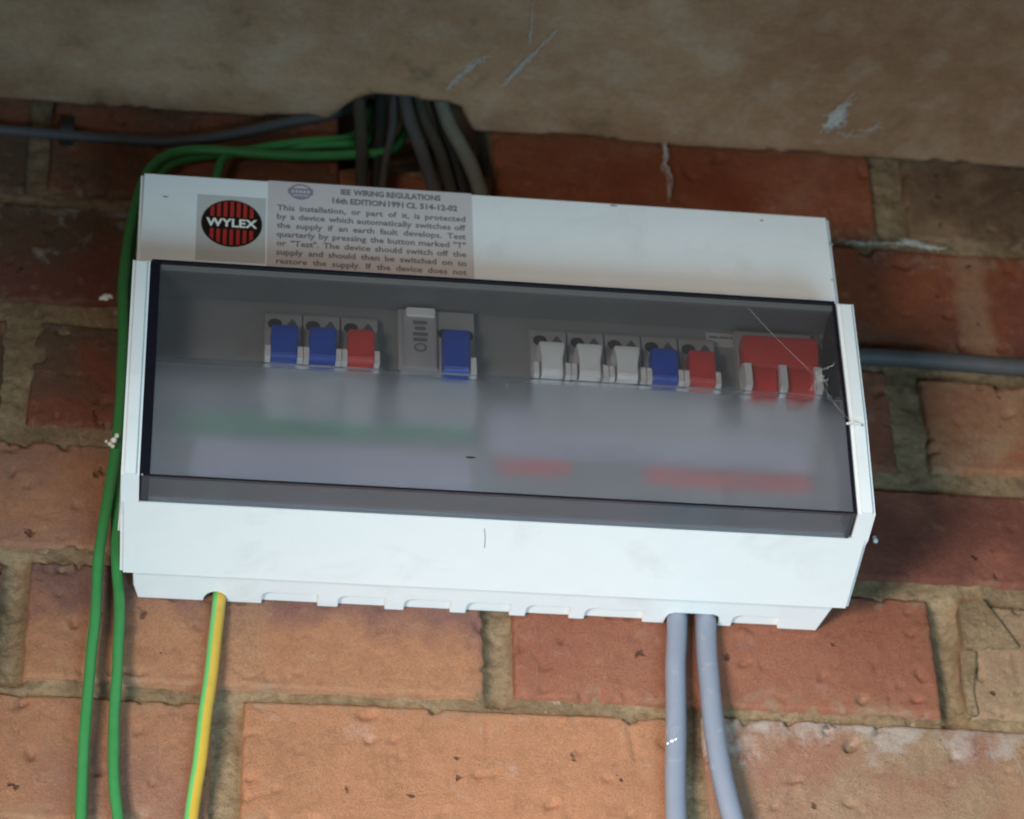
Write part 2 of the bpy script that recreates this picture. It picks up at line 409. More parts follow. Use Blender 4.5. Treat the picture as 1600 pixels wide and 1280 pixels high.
rb = random.Random(11)
def more(x0, x1, z0, z1):
    a, b = rb.choice(((ORANGE, RED), (RED, DRED), (PINK, ORANGE), (RED, BROWN), (ORANGE, BUFF)))
    make_brick(x0, x1, z0, z1, a, b, rb.randint(40, 400), rb.uniform(-.001, .001), 0, None, .3, 0, 1.0, 0, .0035)
for row, (z0, z1) in enumerate(((-.0695, -.0060), (.0030, .0685), (.0775, .1385), (.1515, .2130), (.2280, .2900), (.3010, .3716))):
    if row % 2 == 0: sp = [(-.580, -.357), (.343, .560)]
    else: sp = [(-.675, -.452), (.452, .675)]
    for x0, x1 in sp: more(x0, x1, z0, z1)
for row in range(2):
    z1 = -.0790-row*.075
    for k in range(-3, 3): more(k*.225+(.006 if row % 2 == 0 else .118), k*.225+(.219 if row % 2 == 0 else .331), z1-.064, z1)

def mortar_mesh():
    x0, x1, z0, z1, st = -.42, .42, -.11, .40, .0018
    nx = int((x1-x0)/st); nz = int((z1-z0)/st); verts, faces = [], []
    deep = [(.0065, .03), (.2255, .03), (-.220, .03)]
    for j in range(nz+1):
        for i in range(nx+1):
            x = x0+i*st; z = z0+j*st; q = (x, 0, z)
            y = .0038+fn(q, 18, 4)*.0026+fn(q, 90, 7)*.0014+fn(q, 260, 2)*.0011
            if 0 < z < .072:
                for cx, _ in deep:
                    u = abs(x-cx)/.0085
                    if u < 1: y += .0058*(1-u*u)
            if -.07 < z < -.004 and abs(x+.1197) < .009: y += .004
            if z > .333 and -.070 < x < .012: y += .05
            verts.append((x, y, z))
    w = nx+1
    for j in range(nz):
        for i in range(nx):
            a = j*w+i; faces.append((a, a+1, a+w+1, a+w))
    b = len(verts)
    for x in (-.70, x0, x1, .70):
        for z in (-.24, z0, z1, .44): verts.append((x, .0045, z))
    for i in range(3):
        for j in range(3):
            if (i, j) != (1, 1): faces.append((b+i*4+j, b+i*4+4+j, b+i*4+5+j, b+i*4+1+j))
    me = bpy.data.meshes.new('mortar'); me.from_pydata(verts, [], faces); me.update(); return me
link('mortar', mortar_mesh(), MAT['mortar'], wall, True)
# smear of mortar left standing proud across the end of a buff brick
def smear(pts, y):
    bm = bmesh.new(); q = [W(u, v) for u, v in pts]
    plate_xz(bm, [(p.x, p.z) for p in q], y, .006); bevel(bm, .0008, 2)
    return bm_obj('mortar_smear', bm, MAT['mortar'], wall)
smear([(1496, 948), (1532, 938), (1560, 972), (1592, 1016), (1506, 1014)], -.0030)
smear([(1500, 1016), (1526, 1018), (1522, 1085), (1530, 1118), (1514, 1118), (1504, 1070)], -.0012)

# ------------------------------------------------------------------ ceiling with a broken hole at the wall
ZC = .3602
def make_ceiling():
    st = .0022; x0, x1, y0, y1 = -.36, .42, -.24, .030
    # outline of the hole in the ceiling's underside, from the photo
    hole = [WZ(u, v, ZC) for u, v in ((430,192),(470,196),(515,184),(545,160),(566,148),(600,146),(645,150),(690,156),(722,166),(731,186),(742,214))]
    def inside(x, y):
        if y > -.0032+.0016*fn((x, 0, 0), 25)+.0008*fn((x, 1, 0), 120): return True
        if not hole[0].x < x < hole[-1].x: return False
        for a, b in zip(hole, hole[1:]):
            if a.x <= x <= b.x:
                t = (x-a.x)/max(1e-6, b.x-a.x); return y > a.y+(b.y-a.y)*t + .0015*fn((x, y, 0), 160)
        return False
    nx = int((x1-x0)/st); ny = int((y1-y0)/st); bm = bmesh.new(); V = {}
    def vert(i, j):
        if (i, j) not in V:
            x = x0+i*st; y = y0+j*st; q = (x, y, 0)
            V[i, j] = bm.verts.new((x+fn(q, 90, 3)*.0008, y+fn(q, 90, 8)*.0008, ZC+fn(q, 14)*.0012+fn(q, 60, 2)*.0005+fn(q, 190, 5)*.0002))
        return V[i, j]
    for j in range(ny):
        for i in range(nx):
            if not inside(x0+(i+.5)*st, y0+(j+.5)*st):
                bm.faces.new((vert(i, j), vert(i+1, j), vert(i+1, j+1), vert(i, j+1)))
    be = [e for e in bm.edges if len(e.link_faces) == 1]
    adj = {}
    for e in be:
        for p, q in ((e.verts[0], e.verts[1]), (e.verts[1], e.verts[0])): adj.setdefault(p, []).append(q)
    rag = [v for v in adj if len(adj[v]) == 2 and y0+.05 < v.co.y and x0+.02 < v.co.x < x1-.02]
    for _ in range(5):                  # take the grid's steps out of the broken edge
        new = {v: (v.co*2+adj[v][0].co+adj[v][1].co)/4 for v in rag}
        for v in rag: v.co = new[v]
    r = bmesh.ops.extrude_edge_only(bm, edges=be)
    for v in [g for g in r['geom'] if isinstance(g, bmesh.types.BMVert)]: v.co.z = ZC+.06
    for f in bm.faces: f.smooth = True
    g = {(i, j): bm.verts.new((x, y, ZC)) for i, x in enumerate((-.70, x0, x1, .70)) for j, y in enumerate((-.75, y0, -.003))}
    for i in range(3):
        for j in range(2):
            if (i, j) != (1, 1): bm.faces.new((g[i, j], g[i+1, j], g[i+1, j+1], g[i, j+1]))
    # flat top that closes the slab and the hole
    bm.faces.new([bm.verts.new(p) for p in ((-.70, -.75, ZC+.062), (.70, -.75, ZC+.062), (.70, .2, ZC+.062), (-.70, .2, ZC+.062))])
    bm.faces.new([bm.verts.new(p) for p in ((-.70, .08, ZC-.10), (.70, .08, ZC-.10), (.70, .08, ZC+.062), (-.70, .08, ZC+.062))])
    me = bpy.data.meshes.new('ceiling'); bm.to_mesh(me); bm.free()
    o = link('ceiling', me, MAT['ceiling']); o['kind'] = 'structure'; return o
make_ceiling()

# ------------------------------------------------------------------ consumer unit
unit = tag(empty('consumer_unit', (-.005, -.05, .0197)), 'white plastic fuse box with smoked grey flip lid, mounted on the brick wall', 'fuse box')
XL, XR = -.1743, .1643
P0, P1, P2, P3 = (-.1166, .1592), (-.1150, .0920), (-.1098, .0414), (-.0320, .0424)
XL3, XR3 = -.1723, .1688
def along(t): return (P2[0]+(P3[0]-P2[0])*t, P2[1]+(P3[1]-P2[1])*t)
PT = along(.285)
CT = .0080
# back box and upper housing
bbox_obj('upper_housing', -.1727, .1672, -.0830, -.0025, .1685, .2434, MAT['white'], unit, .0016, 3)
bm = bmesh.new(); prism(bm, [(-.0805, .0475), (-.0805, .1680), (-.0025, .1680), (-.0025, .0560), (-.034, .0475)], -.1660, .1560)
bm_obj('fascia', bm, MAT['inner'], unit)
# side cheeks of the cover
for x0, x1 in ((XL, XL+CT), (XR-CT, XR)):
    bm = bmesh.new()
    prof = [P0, P1, P2, PT, (-.060, PT[1]+.004), (-.060, .1592)]
    a, b = prism(bm, prof, x0, x1)
    bm.edges.ensure_lookup_table()
    sel = []
    front = {(round(p[0], 5), round(p[1], 5)) for p in (P0, P1, P2, PT)}
    for e in bm.edges:
        c = [(round(v.co.y, 5), round(v.co.z, 5)) for v in e.verts]
        if abs(e.verts[0].co.x-e.verts[1].co.x) < 1e-6 and all(q in front for q in c): sel.append(e)
        elif abs(e.verts[0].co.x-e.verts[1].co.x) > 1e-4 and c[0] == (round(P0[0], 5), round(P0[1], 5)): sel.append(e)
    dx = (XL3-XL if x0 == XL else XR3-XR)*.285
    for v in bm.verts:
        if abs(v.co.y-PT[0]) < 1e-5 and abs(v.co.z-PT[1]) < 1e-5: v.co.x += dx
    bevel(bm, .0016, 3, sel)
    flat(bm_obj('side_cheek', bm, MAT['white'], unit))
# underside panel, full width
bm = bmesh.new()
up = .0035
a_, b_ = prism(bm, [PT, P3, (P3[0]+.0015, P3[1]+up), (PT[0]+.0006, PT[1]+up)], XL+(XL3-XL)*.285, XR+(XR3-XR)*.285)
for q, x in ((a_, XL3), (b_, XR3)):
    q[1].co.x = x; q[2].co.x = x
sel = [e for e in bm.edges if (e.verts[0] in (a_[0], a_[1]) and e.verts[1] in (a_[0], a_[1])) or (e.verts[0] in (b_[0], b_[1]) and e.verts[1] in (b_[0], b_[1]))]
bevel(bm, .0016, 3, sel)
flat(bm_obj('bottom_panel', bm, MAT['white'], unit))
# hood over the lid
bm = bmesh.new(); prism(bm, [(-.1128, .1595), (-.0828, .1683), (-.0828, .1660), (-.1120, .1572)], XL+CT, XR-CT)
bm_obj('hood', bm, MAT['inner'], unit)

# underside of the base, running back to the wall, with knock-outs along the wall edge
BO, BN = Vector((0, -.032, .0478)), Vector((0, .0022, -.031)).normalized()
def onbase(u, v, lift=0.0):
    d = CF*FPX + CR*(u-800) - CU*(v-640); o = BO+Vector((0, 0, lift))
    p = CAM + d*((o-CAM).dot(BN)/d.dot(BN)); return p.x
def bz(y): return BO.z+(y-BO.y)*.0022/.031
def line_v(u): return 938+(u-214)*.0425
def bx(u): return onbase(u, line_v(u))
YW, YK = -.0012, -.0115
def plan(bm, pts, th, lift=0.0):
    a = [bm.verts.new((x, y, bz(y)+lift)) for x, y in pts]; b = [bm.verts.new((x, y, bz(y)+lift+th)) for x, y in pts]
    n = len(pts); bm.faces.new(a); bm.faces.new(b[::-1])
    for i in range(n): bm.faces.new((a[i], b[i], b[(i+1) % n], a[(i+1) % n]))
    return a
gy0, gy1 = bx(317), bx(354); gs0, gs1 = bx(1037), bx(1121)
tabs = [(495, 527), (600, 630), (702, 727), (795, 820), (888, 912), (1003, 1037)]
out = [(-.1668, -.0335), (-.1655, -.012), (-.1632, YW)]
out += [(gy0, YW)]+[((gy0+gy1)/2-(gy1-gy0)/2*math.cos(math.pi*i/12), YW-.0085*math.sin(math.pi*i/12)) for i in range(1, 12)]+[(gy1, YW)]
prev = bx(408); spans = []
out += [(prev, YW)]
for a, b in tabs:
    out += [(prev, YK+.003), (prev+.0010, YK+.001), (prev+.003, YK), (bx(a)-.001, YK), (bx(a), YK+.0010), (bx(a), YW), (bx(b), YW)]
    spans.append((prev, bx(a))); prev = bx(b)
out += [(gs0+.0004, -.0070), (gs0+.0015, -.0098), (gs0+.0038, -.0112), (gs1-.0038, -.0112), (gs1-.0012, -.0098), (gs1, -.0070), (gs1, YW)]
k0, k1 = bx(1142), bx(1215)
out += [(k0, YW), (k0, YK+.003), (k0+.0010, YK+.001), (k0+.003, YK), (k1-.001, YK), (k1, YK+.001), (k1, YW), (.1602, YW), (.1652, -.0335)]
spans.append((k0, k1))
clean = [out[0]]
for p in out[1:]:
    if (Vector(p)-Vector(clean[-1])).length > 1e-5: clean.append(p)
bm = bmesh.new(); low = plan(bm, clean, .0034)
ls = set(low)
bevel(bm, .0004, 2, [e for e in bm.edges if e.verts[0] in ls and e.verts[1] in ls])
bm_obj('base', bm, MAT['white'], unit)
for a, b in spans:                      # thin webs set up inside the recesses
    bm = bmesh.new(); plan(bm, [(a-.001, YK-.001), (b+.001, YK-.001), (b+.001, YW), (a-.001, YW)], .0010, .0022)
    bm_obj('knockout', bm, MAT['white'], unit)
for a, b in ((gy0-.004, gy1+.004), (gs0-.004, gs1+.004)):   # dark plates added above the cable entries to paint the shade inside
    bbox_obj('entry_shade_plate', a, b, -.016, -.0026, .0545, .0552, MAT['hole'], unit)
# short skirt where the base rises behind the cover
bm = bmesh.new(); prism(bm, [(-.0335, .0450), (-.0316, .0450), (-.0316, .058), (-.0335, .058)], -.1660, .1640); bm_obj('skirt', bm, MAT['white'], unit)
bbox_obj('side_wall', -.1712, -.1662, -.0640, -.0025, .0690, .168, MAT['white'], unit, .0008)
bbox_obj('side_wall', .1562, .1640, -.0640, -.0025, .0690, .168, MAT['white'], unit, .0008)

# ---- lid: clear upper window, frosted band, lower lip
LX0, LX1 = XL+CT+.0012, XR-CT-.0006
L0, LF, L1, L2, L3 = (-.1133, .1605), (-.1122, .1060), (-.1118, .0930), (-.1070, .0432), along(.27)
TH = .0022
def sheet(a, b, x0, x1, th=TH):
    d = Vector((b[0]-a[0], b[1]-a[1])).normalized(); n = Vector((-d.y, d.x))
    if n.x < 0: n = -n          # into the box (+y)
    return [a, b, (b[0]+n.x*th, b[1]+n.y*th), (a[0]+n.x*th, a[1]+n.y*th)]
bm = bmesh.new(); prism(bm, sheet(L0, LF, LX0, LX1), LX0, LX1)
lid = bm_obj('lid', bm, MAT['clear'], unit)
lid['label'] = 'smoked transparent flip lid'
bm = bmesh.new()
prism(bm, [LF, L1, L2, (L2[0]+TH, L2[1]+.0004), (L1[0]+TH, L1[1]), (LF[0]+TH, LF[1])], LX0, LX1)
top = [f for f in bm.faces if all(abs(v.co.z-LF[1]) < 1e-6 for v in f.verts)]
bmesh.ops.delete(bm, geom=top, context='FACES_ONLY')
bm_obj('frosted_band', bm, MAT['frost'], lid)
bm = bmesh.new(); prism(bm, [(L2[0], L2[1]-.0009), L3, (L3[0]+.0004, L3[1]+.002), (L2[0]+.0022, L2[1]+.0002)], LX0, LX1)
bm_obj('lip', bm, MAT['lip'], lid)
# dark cut edges of the acrylic
def strip(pts_yz, x0, x1, name='edge_strip'):
    bm = bmesh.new(); prism(bm, pts_yz, x0, x1); return bm_obj(name, bm, MAT['edge'], lid)
strip([(L0[0]-.0004, L0[1]+.0012), (L0[0]-.0004, L0[1]), (L0[0]+.003, L0[1]), (L0[0]+.003, L0[1]+.0012)], LX0-.0005, LX1)
strip([(L2[0]-.0005, L2[1]-.0002), (L2[0]-.0003, L2[1]-.0010), (L2[0]+.0022, L2[1]-.0004), (L2[0]+.0022, L2[1]+.0004)], LX0, LX1)
side = [L0, LF, L1, L2, L3, (L3[0]+.006, L3[1]+.008), (-.088, .052), (-.088, .158)]
strip([(p[0]-.0006, p[1]) for p in side], LX0-.0010, LX0+.0034, 'side_wall')
strip([(p[0]-.0003, p[1]) for p in side], LX1-.0012, LX1+.0003, 'side_wall')

# ---- breakers on the rail
YN = -.0868
def quad_plate(name, u0, v0, u1, v1, y, mat, parent, th=.0004):
    """label given by its photo corners on a plane y = const"""
    bm = bmesh.new()
    q = [W(u0, v0, y), W(u1, v0+(u1-u0)*.068, y), W(u1, v1+(u1-u0)*.068, y), W(u0, v1, y)]
    x0 = (q[0].x+q[3].x)/2; x1 = (q[1].x+q[2].x)/2; z1 = (q[0].z+q[1].z)/2; z0 = (q[2].z+q[3].z)/2
    box(bm, x0, x1, y-th, y, z0, z1); return bm_obj(name, bm, mat, parent)
def toggle_mesh(bm, xc, w, z0, z1, y_in, y_out, flare=0.0):
    """lever cap: leans out towards its upper end, waisted when flare > 0"""
    rows = [(z1, y_out+.0025, 1.0), (z1-.0012, y_out+.0004, 1.0), (z1-.005, y_out, 1-.35*flare), ((z0+z1)/2-.001, y_out+.0014, 1-flare), (z0+.0015, y_out+.0022, 1-.8*flare), (z0, y_out+.0036, 1-.8*flare)]
    fr = []
    for z, y, s in rows:
        fr.append((bm.verts.new((xc-w/2*s, y, z)), bm.verts.new((xc+w/2*s, y, z)), bm.verts.new((xc+w/2*s, y_in, z)), bm.verts.new((xc-w/2*s, y_in, z))))
    for a, b in zip(fr, fr[1:]):
        for k in range(4): bm.faces.new((a[k], a[(k+1) % 4], b[(k+1) % 4], b[k]))
    bm.faces.new(fr[0][::-1]); bm.faces.new(fr[-1])
PITCH = .0178
def breaker(xc, zoff, tog, mat, flare=0.0, label=None):
    """miniature circuit breaker centred on xc"""
    h = PITCH/2-.0004
    zt = .1525+zoff
    bm = bmesh.new()
    prism(bm, [(-.0800, .158+zoff), (-.0845, .158+zoff), (YN, .1545+zoff), (YN, .1215+zoff), (-.0845, .118+zoff), (-.0838, .0985+zoff), (-.0800, .0975+zoff)], xc-h, xc+h)
    o = bm_obj('circuit_breaker', bm, MAT['body'], unit); o['label'] = label
    bm = bmesh.new(); disc(bm, xc-.0040, .1495+zoff, .0033, .0030, YN-.0003, YN+.001); bm_obj('screw_hole', bm, MAT['hole'], o)
    bm = bmesh.new(); plate_xz(bm, [(xc+.0016, .1462+zoff), (xc+.0066, .1462+zoff), (xc+.0066, .1490+zoff), (xc+.0052, .1515+zoff), (xc+.0041, .1530+zoff), (xc+.0030, .1515+zoff), (xc+.0016, .1490+zoff)], YN-.0003, YN+.001); bm_obj('indicator', bm, MAT['greyprint'], o)
    bm = bmesh.new(); toggle_mesh(bm, xc, .0122, .1238+zoff, .1420+zoff, YN+.001, -.0975, flare); bevel(bm, .0005, 2); bm_obj('toggle', bm, mat, o)
    for s in (-1, 1):
        x = xc+s*.0075
        bm = bmesh.new(); prism(bm, [(YN+.001, .1335+zoff), (-.0915, .1335+zoff), (-.0950, .1300+zoff), (-.0950, .1232+zoff), (YN+.001, .1232+zoff)], x-.0012, x+.0012); bm_obj('lug', bm, MAT['lug'], o)
    return o
mx = -.1029
for k, (t, m, lb) in enumerate((('blue', 'blue', 'breaker with blue toggle, farthest from the residual current device'), ('blue', 'blue', 'breaker with blue toggle beside the lone red one'), ('red', 'red', 'breaker with red toggle beside the residual current device'))):
    breaker(mx+PITCH*k, 0, t, MAT[m], 0, lb)
for k, (t, m, lb, fl) in enumerate((('w', 'wtog', 'breaker with glossy white toggle at the end of its bank', .22), ('w', 'wtog', 'middle of the three white breakers', .22), ('w', 'wtog', 'white breaker beside the blue one', .22), ('b', 'blue', 'breaker with blue toggle between white and red ones', 0), ('r', 'red', 'breaker with red toggle beside the main switch', 0))):
    breaker(mx+PITCH*(7+k)+.0005, -.0005, t, MAT[m], fl, lb)
# residual current device
x0, x1 = -.0490, -.0130
bm = bmesh.new(); prism(bm, [(-.0800, .164), (-.0858, .164), (YN, .162), (YN, .1200), (-.0845, .117), (-.0838, .0985), (-.0800, .0975)], x0, x1)
rcd = bm_obj('residual_current_device', bm, MAT['body'], unit)
lp = bbox_obj('rating_plate', -.0468, -.0310, -.0892, -.0868, .1262, .1617, MAT['plate'], rcd, .0005)
bbox_obj('test_button', -.0455, -.0318, -.0912, -.0893, .1562, .1615, MAT['lug'], rcd, .0006)
bm = bmesh.new()
for i, (z, w) in enumerate(((.1535, .0066), (.1500, .0052), (.1465, .0070), (.1432, .0066))):
    box(bm, -.0389-w/2, -.0389+w/2, -.0895, -.0892, z-.0010, z+.0010)
for i in range(16):
    a0, a1 = 2*math.pi*i/16, 2*math.pi*(i+1)/16
    plate_xz(bm, [(-.0389+r*1.2*math.cos(a), .1385+r*math.sin(a)) for r, a in ((.0026, a0), (.0026, a1), (.0017, a1), (.0017, a0))], -.0895, -.0892)
bm_obj('plate_print', bm, MAT['plateink'], rcd)
bm = bmesh.new(); toggle_mesh(bm, -.0228, .0122, .1205, .1445, YN+.001, -.0985); bevel(bm, .0005, 2); bm_obj('toggle', bm, MAT['blue'], rcd)
bm = bmesh.new(); prism(bm, [(YN+.001, .1330), (-.0915, .1330), (-.0950, .1295), (-.0950, .1198), (YN+.001, .1198)], -.0163, -.0136); bm_obj('lug', bm, MAT['lug'], rcd)
bm = bmesh.new(); disc(bm, -.0275, .1495, .0030, .0028, YN-.0003, YN+.001); disc(bm, -.0160, .1490, .0024, .0030, YN-.0003, YN+.001); bm_obj('screw_hole', bm, MAT['hole'], rcd)
# main switch
x0, x1 = .1128, .1497
bm = bmesh.new(); prism(bm, [(-.0800, .163), (-.0858, .163), (YN, .1605), (YN, .1200), (-.0845, .116), (-.0838, .0985), (-.0800, .0975)], x0, x1)
ms = bm_obj('main_switch', bm, MAT['body'], unit)
bm = bmesh.new()
toggle_mesh(bm, (x0+x1)/2+.0004, .0362, .1345, .1520, YN+.001, -.0985); bevel(bm, .0006, 2); bm_obj('toggle', bm, MAT['red'], ms)
for xc in (x0+.0098, x1-.0092):
    bm = bmesh.new(); toggle_mesh(bm, xc, .0128, .1195, .1344, YN+.001, -.0962); bevel(bm, .0005, 2); bm_obj('toggle_leg', bm, MAT['red'], ms)
for xc in (x0+.0018, (x0+x1)/2+.0002, x1-.0014):
    bm = bmesh.new(); prism(bm, [(YN+.001, .1365), (-.0940, .1365), (-.0990, .1330), (-.0990, .1200), (YN+.001, .1200)], xc-.0016, xc+.0016); bm_obj('lug', bm, MAT['lug'], ms)
# small print above the switch
bm = bmesh.new()
rnd = random.Random(5); x = .1015
while x < .146:
    w = rnd.uniform(.0018, .0055); box(bm, x, x+w, -.0811, -.0808, .1618+(x-.1)*.01, .1629+(x-.1)*.01); x += w+.0008
bm_obj('small_print', bm, MAT['ink'], unit)
bbox_obj('switch_label', .1000, .1500, -.0808, -.0804, .1570, .1652, MAT['badgepaper'], unit)
# strip of white backing behind the right bank and outline of its opening
def flabel(name, u0, v0, u1, v1, mat, y=-.0806, th=.0005):
    return quad_plate(name, u0, v0, u1, v1, y, MAT[mat], unit, th)
# charts and colour-coded labels seen through the frosted band
flabel('circuit_chart', 300, 683, 736, 745, 'lilac')
flabel('earth_label', 268, 637, 590, 672, 'greenlabel')
flabel('earth_label', 600, 658, 738, 684, 'greenlabel')
flabel('circuit_chart', 765, 645, 1000, 712, 'lilac'); flabel('circuit_chart', 1003, 662, 1268, 722, 'lilac')
flabel('live_label', 775, 716, 892, 739, 'redlabel'); flabel('live_label', 1008, 732, 1165, 756, 'redlabel'); flabel('live_label', 1172, 743, 1265, 765, 'redlabel')

# ---- printed labels on the upper panel
YP = -.0830
words_pending = []
def text_word(s, h, bold=.012):
    cu = bpy.data.curves.new('word', 'FONT'); cu.body = s; cu.size = h; cu.offset = bold*h; cu.fill_mode = 'FRONT'; cu.resolution_u = 2
    o = bpy.data.objects.new('word', cu); col.objects.link(o); return o
def layout(lines):
    """lines: (text, x0, x1, z baseline, size, bold, justify) -> list of (verts, faces) in (x, z)"""
    made = []
    for s, x0, x1, z, h, b, j in lines:
        made.append([(text_word(w, h, b)) for w in s.split(' ')])
    bpy.context.view_layer.update(); dg = bpy.context.evaluated_depsgraph_get()
    res = []
    for (s, x0, x1, z, h, b, j), ws in zip(lines, made):
        ms = []
        for o in ws:
            me = bpy.data.meshes.new_from_object(o.evaluated_get(dg)); vs = [tuple(v.co) for v in me.vertices]
            fs = [tuple(p.vertices) for p in me.polygons]; bpy.data.meshes.remove(me)
            lo = min(v[0] for v in vs); hi = max(v[0] for v in vs); ms.append(([(v[0]-lo, v[1]) for v in vs], fs, hi-lo))
        tot = sum(m[2] for m in ms); gap = .30*h; n = len(ms)
        if j and n > 1:
            sc_ = 1.0
            if tot+gap*.8*(n-1) > (x1-x0): sc_ = (x1-x0-gap*.8*(n-1))/tot
            gap = (x1-x0-tot*sc_)/(n-1); x = x0
        else:
            sc_ = min(1.0, (x1-x0)/(tot+gap*(n-1))); gap *= sc_; x = (x0+x1)/2-(tot*sc_+gap*(n-1))/2
        for vs, fs, w in ms:
            res.append(([(x+v[0]*sc_, z+v[1]) for v in vs], fs)); x += w*sc_+gap
        for o in ws:
            cu = o.data; bpy.data.objects.remove(o); bpy.data.curves.remove(cu)
    return res
def text_mesh(name, lines, y, mat, parent):
    verts, faces = [], []
    for vs, fs in layout(lines):
        b = len(verts); verts += [(v[0], y, v[1]) for v in vs]; faces += [tuple(b+i for i in f) for f in fs]
    me = bpy.data.meshes.new(name); me.from_pydata(verts, [], faces); me.update()
    return link(name, me, mat, parent)

wl = bbox_obj('warning_label', -.1113, -.0118, YP-.00025, YP-.00002, .1700, .2424, MAT['paper'], unit)
wl['label'] = 'faded lilac printed wiring regulations notice'
rows = ['This installation, or part of it, is protected', 'by a device which automatically switches off', 'the supply if an earth fault develops. Test', 'quarterly by pressing the button marked "T"', 'or "Test". The device should switch off the', 'supply and should then be switched on to', 'restore the supply. If the device does not', 'switch off the supply when the button is']
tx0, tx1 = -.1068, -.0152
L = [('IEE WIRING REGULATIONS', -.0760, -.0270, .2362, .0050, .035, False), ('16th EDITION 1991 CL 514-12-02', -.0800, -.0190, .2302, .0050, .035, False)]
for i, s in enumerate(rows): L.append((s, tx0, tx1, .2236-i*.00565, .0050, .020, True))
text_mesh('lettering', L, YP-.0004, MAT['ink'], wl)
# round mark with a dark bar on the notice
bm = bmesh.new()
cx, cz = -.0955, .2362
for i in range(28):
    a0, a1 = 2*math.pi*i/28, 2*math.pi*(i+1)/28
    plate_xz(bm, [(cx+r*1.12*math.cos(a), cz+r*math.sin(a)) for r, a in ((.0050, a0), (.0050, a1), (.0041, a1), (.0041, a0))], YP-.00045, YP-.0003)
box(bm, cx-.0060, cx+.0060, YP-.00055, YP-.0003, cz-.0019, cz+.0019)
for i in range(4): box(bm, cx-.0030+i*.0004, cx+.0030-i*.0004, YP-.00045, YP-.0003, cz-.0028-i*.0005, cz-.0026-i*.0005)
bm_obj('round_mark', bm, MAT['logoink'], wl)
bm = bmesh.new()
for i in range(5): box(bm, cx-.0045+i*.0019, cx-.0032+i*.0019, YP-.00065, YP-.00056, cz-.0008, cz+.0008)
bm_obj('mark_detail', bm, MAT['paper'], wl)

bb = bbox_obj('brand_badge', -.1452, -.1122, YP-.00025, YP-.00002, .1890, .2305, MAT['badgepaper'], unit)
ex, ez, erx, erz = -.1284, .2130, .0146, .0148
bm = bmesh.new(); disc(bm, ex, ez, erx, erz, YP-.0005, YP-.0002, 48); bm_obj('oval', bm, MAT['black'], bb)
bm = bmesh.new()
for i in range(9):
    x = ex-.0126+i*.00315; hw = .00088
    for s in (1, -1):
        def lim(xx): return math.sqrt(max(0, 1-((xx-ex)/(erx-.0009))**2))*(erz-.0009)
        za = .0040; zb0, zb1 = lim(x-hw), lim(x+hw)
        if min(zb0, zb1) > za+.0004:
            plate_xz(bm, [(x-hw, ez+s*za), (x+hw, ez+s*za), (x+hw, ez+s*zb1), (x-hw, ez+s*zb0)], YP-.0007, YP-.0005)
bm_obj('red_stripes', bm, MAT['badgered'], bb)
text_mesh('lettering', [('WYLEX', ex-.0128, ex+.0128, ez-.0024, .0071, .03, False)], YP-.0008, MAT['cream'], bb)
# scuffs and specks on the plastic
def speck(u, v, y, w, h, mat, name='scuff'):
    p = W(u, v, y); bm = bmesh.new(); n = 9; rr = random.Random(int(u*7+v))
    plate_xz(bm, [(p.x+w*math.cos(2*math.pi*i/n)*rr.uniform(.6, 1.1), p.z+h*math.sin(2*math.pi*i/n)*rr.uniform(.6, 1.1)) for i in range(n)], y-.0003, y-.00003)
    return bm_obj(name, bm, mat, unit)
MAT['scuff'] = plain('grey_scuff', (.28, .27, .25), .7, .2)
speck(258, 308, YP, .0016, .0007, MAT['scuff']); speck(958, 322, YP, .0024, .0007, MAT['scuff']); speck(1298, 382, YP, .0014, .0012, MAT['scuff']); speck(1300, 438, YP, .0007, .0007, MAT['scuff']); speck(1190, 345, YP, .001, .0005, MAT['scuff'])
def lid_fleck_or_glint(u, v, y, w, h, m):
    o = speck(u, v, y, w, h, MAT[m], 'fleck'); return o
lid_fleck_or_glint(735, 715, -.1128, .0022, .0005, 'hole'); lid_fleck_or_glint(792, 602, -.1126, .0006, .0008, 'scuff'); lid_fleck_or_glint(222, 742, -.1085, .0006, .0006, 'scuff')  # first is a dark fleck; the pale two paint glints on chips
# vertical scratch on the sloping bottom panel
def on_bottom(u, v):
    n = Vector((0, P3[1]-P2[1], -(P3[0]-P2[0]))).normalized()
    d = CF*FPX + CR*(u-800) - CU*(v-640); o = Vector((0, P2[0], P2[1]))
    return CAM + d*((o-CAM).dot(n)/d.dot(n)), n
a, n = on_bottom(757, 826); b, _ = on_bottom(757, 856)
bm = bmesh.new(); tube(bm, [a, (a+b)/2+Vector((.0003, 0, 0)), b], .00022, 6, .002); bm_obj('scratch', bm, MAT['scuff'], unit)

